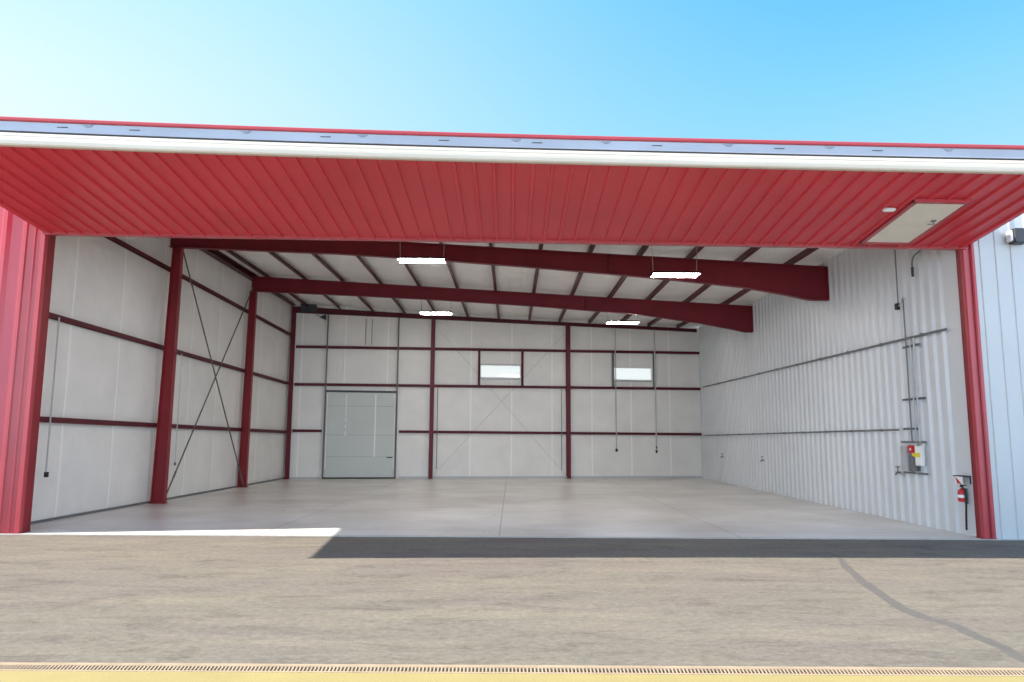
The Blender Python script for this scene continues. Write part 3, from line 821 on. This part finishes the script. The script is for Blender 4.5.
# ------------------------------------------------------------------ hanging conduits with outlets
def conduit(name, pts, r, label, end=None, mat=None, group=None):
    root = empty(name, pts[-1])
    m = MB(); m.tube(pts, r, 8); m.build('pipe', mat or M['grey'], root, True)
    k = MB(); a = Vector(pts[-1])
    if end == 'box':
        k.box(a.x - .055, a.x + .055, a.y - .05, a.y + .05, a.z - .13, a.z + .02, .012); k.build('outlet_box', M['black'], root)
    elif end == 'double':
        k.box(a.x - .045, a.x + .045, a.y - .045, a.y + .045, a.z - .17, a.z - .02, .012); k.tube([a + Vector((0, 0, .05)), a + Vector((0, 0, .16))], .035, 8); k.build('outlet_box', M['black'], root)
    elif end == 'tap':
        k.box(a.x - .03, a.x + .06, a.y - .03, a.y + .03, a.z - .10, a.z + .02, .01); k.tube([a + Vector((.03, 0, -.02)), a + Vector((.12, -.14, -.02))], .028, 8); k.build('outlet', M['black'], root)
    elif end == 'small':
        k.box(a.x - .02, a.x + .03, a.y - .03, a.y + .03, a.z - .07, a.z + .02, .008); k.build('outlet', M['midgrey'], root)
    return tag(root, label, 'conduit', group)
def B(x, off, z): return tuple(BT @ Vector((bu(x), -off, z)))
cg = 'conduits on the hangar walls'
conduit('wall_conduit', [B(5.33, .20, 7.70), B(5.33, .20, 1.47)], .026, 'pale conduit hanging at left edge of the right-hand back window', 'box', M['grey'], cg)
conduit('wall_conduit', [B(7.42, .20, 7.66), B(7.42, .20, 1.45)], .034, 'pale conduit hanging at right edge of the right-hand back window', 'double', M['grey'], cg)
conduit('wall_conduit', [B(-3.70, .15, 4.50), B(-3.70, .15, .55)], .016, 'thin dark conduit just right of first back wall post', 'small', M['midgrey'], cg)
conduit('wall_conduit', [B(2.52, .15, 4.55), B(2.52, .15, .40)], .016, 'thin dark conduit just left of second back wall post', None, M['midgrey'], cg)
conduit('wall_conduit', [(XL + .21, 17.22, 4.76), (XL + .21, 17.22, 1.15)], .018, 'conduit with black tap on left wall beside the jamb', 'tap', M['grey'], cg)
conduit('wall_conduit', [(XL + .21, 23.78, 4.66), (XL + .21, 23.78, 1.15)], .014, 'thin conduit on left wall just beyond the first column', 'small', M['grey'], cg)

# small device under the beam by the corner
p0 = Vector(B(-9.35, .25, 7.84))
r = empty('security_camera', tuple(p0))
m = MB(); m.add([tuple(p0 + Vector(q)) for q in ((-.16, -.05, .0), (-.16, .05, .0), (.14, -.09, -.13), (.14, .09, -.13), (.14, -.09, .12), (.14, .09, .12))],
                [(0, 1, 3, 2), (0, 4, 5, 1), (2, 3, 5, 4), (0, 2, 4), (1, 5, 3)])
m.build('body', M['dark'], r)
m = MB(); m.tube([p0 + Vector((-.1, .02, 0.02)), p0 + Vector((-.30, .05, .10)), p0 + Vector((-.42, .16, .17))], .012, 6); m.build('arm', M['dark'], r)
tag(r, 'small dark wedge-shaped device high in the far left corner', 'camera')

# ------------------------------------------------------------------ things on the right wall
XW = XR - .062
def rail(z0, y0, z1, y1, r, label):
    root = empty('wall_rail', (XW - r, (y0 + y1) / 2, z0))
    m = MB(); m.tube([(XW - r, y0, z0), (XW - r + xr(y1) - xr(16.3), y1, z1)], r, 8); m.build('pipe', M['midgrey'], root)
    n_ = 11
    for i in range(n_):
        t = (i + .5) / n_; y = y0 + (y1 - y0) * t; z = z0 + (z1 - z0) * t
        xw = XW + xr(y) - xr(16.3)
        k = MB(); k.box(xw - 2 * r - .008, xw, y - .02, y + .02, z - r - .01, z + r + .01); k.build('clamp', M['midgrey'], root)
    return tag(root, label, 'pipe', 'pipes along the right wall')
rail(4.46, 16.31, 4.64, 37.9, .028, 'long grey pipe along right ribbed wall, upper of two')
rail(2.26, 18.62, 2.18, 38.1, .024, 'long grey pipe along right ribbed wall, lower of two')

# vertical conduits and struts above the electrical panel
ug = 'upright conduits above the electrical panel'
def vc(y, z0, z1, r, label, mat='grey'):
    m = MB(); m.tube([(XW - .03 - r, y, z0), (XW - .03 - r, y, z1)], r, 8)
    tag(m.build('riser_conduit', M[mat]), label, 'conduit', ug)
vc(18.22, 5.40, 7.25, .016, 'thin dark riser conduit from the roof to the black wall box', 'midgrey')
vc(17.98, 1.95, 5.45, .017, 'grey riser conduit below black wall box, leftmost of three', 'midgrey')
vc(17.80, 1.95, 4.45, .015, 'grey riser conduit above electrical panel, middle of three')
vc(17.62, 1.95, 4.45, .020, 'grey riser conduit above electrical panel, rightmost of three')
def strut(y0, y1, z, label):
    m = MB(); m.prism([(XW - .04, z), (XW, z), (XW, z + .05), (XW - .04, z + .05), (XW - .04, z + .036), (XW - .014, z + .036), (XW - .014, z + .014), (XW - .04, z + .014)], y0, y1, 'y')
    tag(m.build('conduit_strut', M['midgrey']), label, 'bracket', 'struts holding the riser conduits')
strut(17.45, 18.2, 4.24, 'short grey strut across risers just below upper wall pipe')
strut(17.35, 18.35, 2.96, 'short grey strut across risers between the two wall pipes')
strut(17.75, 18.40, 2.25, 'short grey strut across risers level with lower wall pipe')
r = empty('wall_box', (XW - .05, 18.27, 5.30))
m = MB(); m.box(XW - .09, XW, 18.22, 18.33, 5.24, 5.40, .012); m.build('body', M['black'], r)
m = MB(); m.tube([(XW - .05, 18.20, 5.32), (XW - .06, 18.02, 5.38), (XW - .05, 17.98, 5.5), (XW - .05, 17.85, 5.42)], .014, 6); m.build('cable', M['grey'], r)
tag(r, 'small black box with looped cable high on right wall', 'box')
r = empty('bent_pipe', (XW - .022, 17.4, 6.0))
m = MB(); m.tube([(XW - .022, 17.52, 5.98), (XW - .022, 17.52, 6.25), (XW - .022, 17.48, 6.36), (XW - .022, 17.38, 6.42), (XW - .022, 16.7, 6.55), (XW - .022, 16.2, 6.62)], .02, 8); m.build('pipe', M['midgrey'], r)
m = MB(); m.tube([(XW - .022, 17.52, 5.92), (XW - .022, 17.52, 6.15)], .032, 8); m.build('end_sleeve', M['dark'], r)
tag(r, 'dark bent pipe turning down near top of right wall', 'pipe')

# electrical panel
r = empty('electrical_panel', (XW - .08, 18.05, 1.2))
m = MB(); m.box(XW - .14, XW - .0, 18.12, 18.38, 1.27, 1.86, .012); m.build('cabinet', M['grey'], r)
m = MB(); m.box(XW - .10, XW - .0, 17.86, 18.10, 1.27, 1.62, .012); m.build('switch_box', M['midgrey'], r)
m = MB(); m.box(XW - .08, XW, 17.55, 17.84, 1.40, 1.86, .012); m.build('white_enclosure', M['whiteplastic'], r)
m = MB(); m.box(XW - .085, XW - .08, 17.60, 17.96, 1.60, 1.70); q = m.build('yellow_label', M['yellow'], r); q['label'] = 'yellow warning label'
m = MB(); m.box(XW - .11, XW - .03, 17.90, 18.08, 1.70, 1.88, .008); q = m.build('red_box', M['signred'], r); q['label'] = 'red box with white spot'
m = MB(); m.box(XW - .115, XW - .11, 17.94, 18.0, 1.76, 1.81); m.build('white_spot', M['whiteplastic'], r)
m = MB(); m.box(XW - .05, XW, 17.45, 18.50, 1.93, 1.98); m.build('strut', M['midgrey'], r)
m = MB(); m.box(XW - .05, XW, 17.45, 18.45, 1.20, 1.24); m.build('strut', M['midgrey'], r)
m = MB(); m.tube([(XW - .05, 17.62, 1.40), (XW - .05, 17.62, 1.27), (XW - .05, 17.85, 1.24)], .016, 8); m.build('elbow', M['grey'], r)
tag(r, 'grey electrical panel with red and yellow labels on right wall', 'electrical panel')
def hose_bib(y, z, label):
    XW = XR - .062 + xr(y) - xr(16.3)
    r = empty('hose_tap', (XW - .05, y, z))
    m = MB(); m.tube([(XW, y, z), (XW - .10, y, z), (XW - .13, y, z - .06)], .024, 8); m.build('spout', M['midgrey'], r)
    m = MB(); m.tube([(XW - .07, y, z), (XW - .07, y, z + .13)], .014, 6); m.tube([(XW - .07, y - .09, z + .14), (XW - .07, y + .09, z + .14)], .016, 6); m.build('handle', M['midgrey'], r)
    m = MB(); m.box(XW - .015, XW, y - .13, y + .13, z - .05, z + .03); m.build('wall_plate', M['grey'], r)
    return tag(r, label, 'tap', 'taps low on the right wall')
hose_bib(34.6, 1.20, 'small metal tap low on the right wall, nearest the back')
hose_bib(29.0, 1.20, 'small metal tap low on right wall, midway along')
hose_bib(18.72, 1.20, 'small metal tap on right wall just left of electrical panel')

# fire extinguisher and its sign next to the right jamb
XE = XR - .012
r = empty('fire_extinguisher', (XE - .10, 16.12, .70))
def lathe(mb, cx, cy, prof, n=16):
    vs = []; k = len(prof)
    for rr, z in prof:
        for i in range(n):
            a = 2 * math.pi * i / n; vs.append((cx + rr * math.cos(a), cy + rr * math.sin(a), z))
    fs = [(j * n + i, j * n + (i + 1) % n, (j + 1) * n + (i + 1) % n, (j + 1) * n + i) for j in range(k - 1) for i in range(n)]
    fs += [tuple(range(n - 1, -1, -1)), tuple(range((k - 1) * n, k * n))]
    mb.add(vs, fs)
m = MB(); lathe(m, XE - .10, 16.12, [(.06, .70), (.08, .71), (.085, .74), (.085, .90), (.065, .95), (.03, .97), (.022, 1.0)]); m.build('cylinder', M['signred'], r, True)
m = MB(); lathe(m, XE - .10, 16.12, [(.0862, .79), (.0862, .85)]); m.build('paper_label', M['whiteplastic'], r, True)
m = MB(); m.box(XE - .125, XE - .075, 16.10, 16.14, 1.01, 1.05); m.box(XE - .11, XE - .09, 15.96, 16.16, 1.045, 1.065); m.build('valve', M['black'], r)
m = MB(); m.tube([(XE - .10, 16.08, 1.0), (XE - .10, 16.00, .97), (XE - .10, 15.99, .72), (XE - .09, 16.04, .45), (XE - .08, 16.08, .18), (XE - .07, 16.10, .12)], .020, 8); m.build('hose', M['black'], r, True)
m = MB(); m.box(XE - .04, XE, 16.08, 16.16, .66, .98); m.build('wall_bracket', M['midgrey'], r)
tag(r, 'small red fire extinguisher with black hose beside right jamb', 'fire extinguisher')
r = empty('extinguisher_sign', (XE - .06, 16.10, 1.08))
m = MB(); m.box(XE - .16, XE - .150, 15.98, 16.24, 1.075, 1.235); m.build('panel', M['whiteplastic'], r)
m = MB(); m.add([(XE - .161, 16.22, 1.225), (XE - .161, 16.00, 1.085), (XE - .161, 16.16, 1.085), (XE - .164, 16.22, 1.225), (XE - .164, 16.00, 1.085), (XE - .164, 16.16, 1.085)], [(0, 2, 1), (3, 4, 5), (0, 1, 4, 3), (1, 2, 5, 4), (2, 0, 3, 5)])
m.build('red_arrow', M['signred'], r)
m = MB(); m.box(XE - .165, XE, 15.92, 16.30, 1.235, 1.255); m.box(XE - .02, XE, 15.92, 15.95, 1.08, 1.235); m.build('bracket', M['dark'], r)
tag(r, 'white and red sign on black bracket above the extinguisher', 'sign')

# wall light on the right front wall under the door
r = empty('wall_light', (10.6, YF - .25, 6.3))
m = MB(); m.box(10.68, 10.98, YF - .30, YF - .07, 6.18, 6.50, .02); m.build('housing', M['dark'], r)
m = MB(); m.box(10.61, 10.68, YF - .26, YF - .10, 6.22, 6.46, .02); m.build('lens', M['whiteplastic'], r)
tag(r, 'wall light with white lens on white wall right of jamb', 'light')

# ------------------------------------------------------------------ camera
PITCH = math.atan(97 / 740.0); ROLL = 0.0055
f = Vector((0, math.cos(PITCH), math.sin(PITCH))); rr = Vector((1, 0, 0)); uu = rr.cross(f)
r2 = rr * math.cos(ROLL) + uu * math.sin(ROLL); u2 = -rr * math.sin(ROLL) + uu * math.cos(ROLL)
mw = Matrix(((r2.x, u2.x, -f.x, 0), (r2.y, u2.y, -f.y, 0), (r2.z, u2.z, -f.z, 2.0), (0, 0, 0, 1)))
cd = bpy.data.cameras.new('camera'); cam = bpy.data.objects.new('camera', cd); col.objects.link(cam)
cam.matrix_world = mw; cd.sensor_fit = 'HORIZONTAL'; cd.sensor_width = 36; cd.lens = 740 / 1024 * 36
cd.clip_end = 500
sc.camera = cam

# ------------------------------------------------------------------ sun and sky
SUN = Vector((-1.0, -0.195, 1.0)).normalized()       # towards the sun
sd = bpy.data.lights.new('sun', 'SUN'); so = bpy.data.objects.new('sun', sd); col.objects.link(so)
sd.energy = 9.9; sd.angle = math.radians(0.53); sd.color = (1.0, 0.94, 0.84)
so.rotation_euler = SUN.to_track_quat('Z', 'Y').to_euler(); so.location = SUN * 60

w = bpy.data.worlds.new('sky'); sc.world = w; w.use_nodes = True
nt = w.node_tree; bg = nt.nodes['Background']
tc = N(nt, 'ShaderNodeTexCoord')
sp = N(nt, 'ShaderNodeSeparateXYZ'); nt.links.new(tc.outputs['Generated'], sp.inputs[0])
def sky_ramp(stops):
    r = N(nt, 'ShaderNodeValToRGB'); e = r.color_ramp.elements
    e[0].position = stops[0][0]; e[0].color = stops[0][1] + (1,)
    e[1].position = stops[-1][0]; e[1].color = stops[-1][1] + (1,)
    for p_, c_ in stops[1:-1]:
        k = e.new(p_); k.color = c_ + (1,)
    nt.links.new(sp.outputs['Z'], r.inputs['Fac']); return r
away = sky_ramp([(0.0, (1.0, 1.0, 1.0)), (.15, (.92, .99, 1.0)), (.30, (.42, .78, .97)), (.41, (.26, .69, .97)), (.53, (.11, .55, 1.0)), (1.0, (.05, .26, .75))])
near = sky_ramp([(0.0, (1.0, 1.0, 1.0)), (.30, (.92, 1.0, 1.0)), (.40, (.78, 1.0, 1.0)), (.55, (.50, .88, 1.0)), (1.0, (.75, .93, 1.0))])
dt_ = N(nt, 'ShaderNodeVectorMath', operation='DOT_PRODUCT'); dt_.inputs[1].default_value = SUN
nt.links.new(tc.outputs['Generated'], dt_.inputs[0])
mr = N(nt, 'ShaderNodeMapRange', interpolation_type='SMOOTHSTEP'); mr.inputs['From Min'].default_value = -0.12; mr.inputs['From Max'].default_value = 0.68
nt.links.new(dt_.outputs['Value'], mr.inputs['Value'])
mx = N(nt, 'ShaderNodeMixRGB')
nt.links.new(mr.outputs['Result'], mx.inputs['Fac']); nt.links.new(away.outputs['Color'], mx.inputs['Color1']); nt.links.new(near.outputs['Color'], mx.inputs['Color2'])
# deeper blue towards the south half of the sky
my = N(nt, 'ShaderNodeMapRange', interpolation_type='SMOOTHSTEP'); my.inputs['From Min'].default_value = -0.5; my.inputs['From Max'].default_value = 0.25
nt.links.new(sp.outputs['Y'], my.inputs['Value'])
sm = N(nt, 'ShaderNodeMixRGB'); sm.inputs['Color1'].default_value = (0.66, 0.93, 1.28, 1); sm.inputs['Color2'].default_value = (1, 1, 1, 1)
nt.links.new(my.outputs['Result'], sm.inputs['Fac'])
mm = N(nt, 'ShaderNodeMixRGB', blend_type='MULTIPLY'); mm.inputs['Fac'].default_value = 1
nt.links.new(mx.outputs['Color'], mm.inputs['Color1']); nt.links.new(sm.outputs['Color'], mm.inputs['Color2'])
# bright horizon band added behind the photographer to light the interior
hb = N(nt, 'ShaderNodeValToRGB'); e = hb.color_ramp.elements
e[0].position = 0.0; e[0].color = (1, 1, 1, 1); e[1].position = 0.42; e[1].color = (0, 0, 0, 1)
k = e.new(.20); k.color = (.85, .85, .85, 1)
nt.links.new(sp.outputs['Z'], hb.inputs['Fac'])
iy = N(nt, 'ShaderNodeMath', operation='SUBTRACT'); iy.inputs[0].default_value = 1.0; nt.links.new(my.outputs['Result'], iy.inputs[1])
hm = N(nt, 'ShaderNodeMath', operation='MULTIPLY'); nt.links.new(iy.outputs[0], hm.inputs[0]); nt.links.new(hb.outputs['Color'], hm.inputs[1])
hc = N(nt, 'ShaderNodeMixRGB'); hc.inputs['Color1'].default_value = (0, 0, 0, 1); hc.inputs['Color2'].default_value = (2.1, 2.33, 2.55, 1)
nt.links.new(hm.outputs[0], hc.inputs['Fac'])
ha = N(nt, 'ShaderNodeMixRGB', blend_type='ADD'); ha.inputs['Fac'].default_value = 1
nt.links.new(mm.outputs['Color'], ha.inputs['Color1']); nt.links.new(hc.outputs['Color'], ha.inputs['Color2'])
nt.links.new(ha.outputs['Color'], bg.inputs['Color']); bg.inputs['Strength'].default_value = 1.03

sc.view_settings.view_transform = 'Standard'; sc.view_settings.look = 'None'
sc.view_settings.exposure = 0.0; sc.view_settings.gamma = 1.0; sc.view_settings.use_curve_mapping = False
sc.cycles.use_denoising = True
sc.cycles.max_bounces = 14; sc.cycles.diffuse_bounces = 8
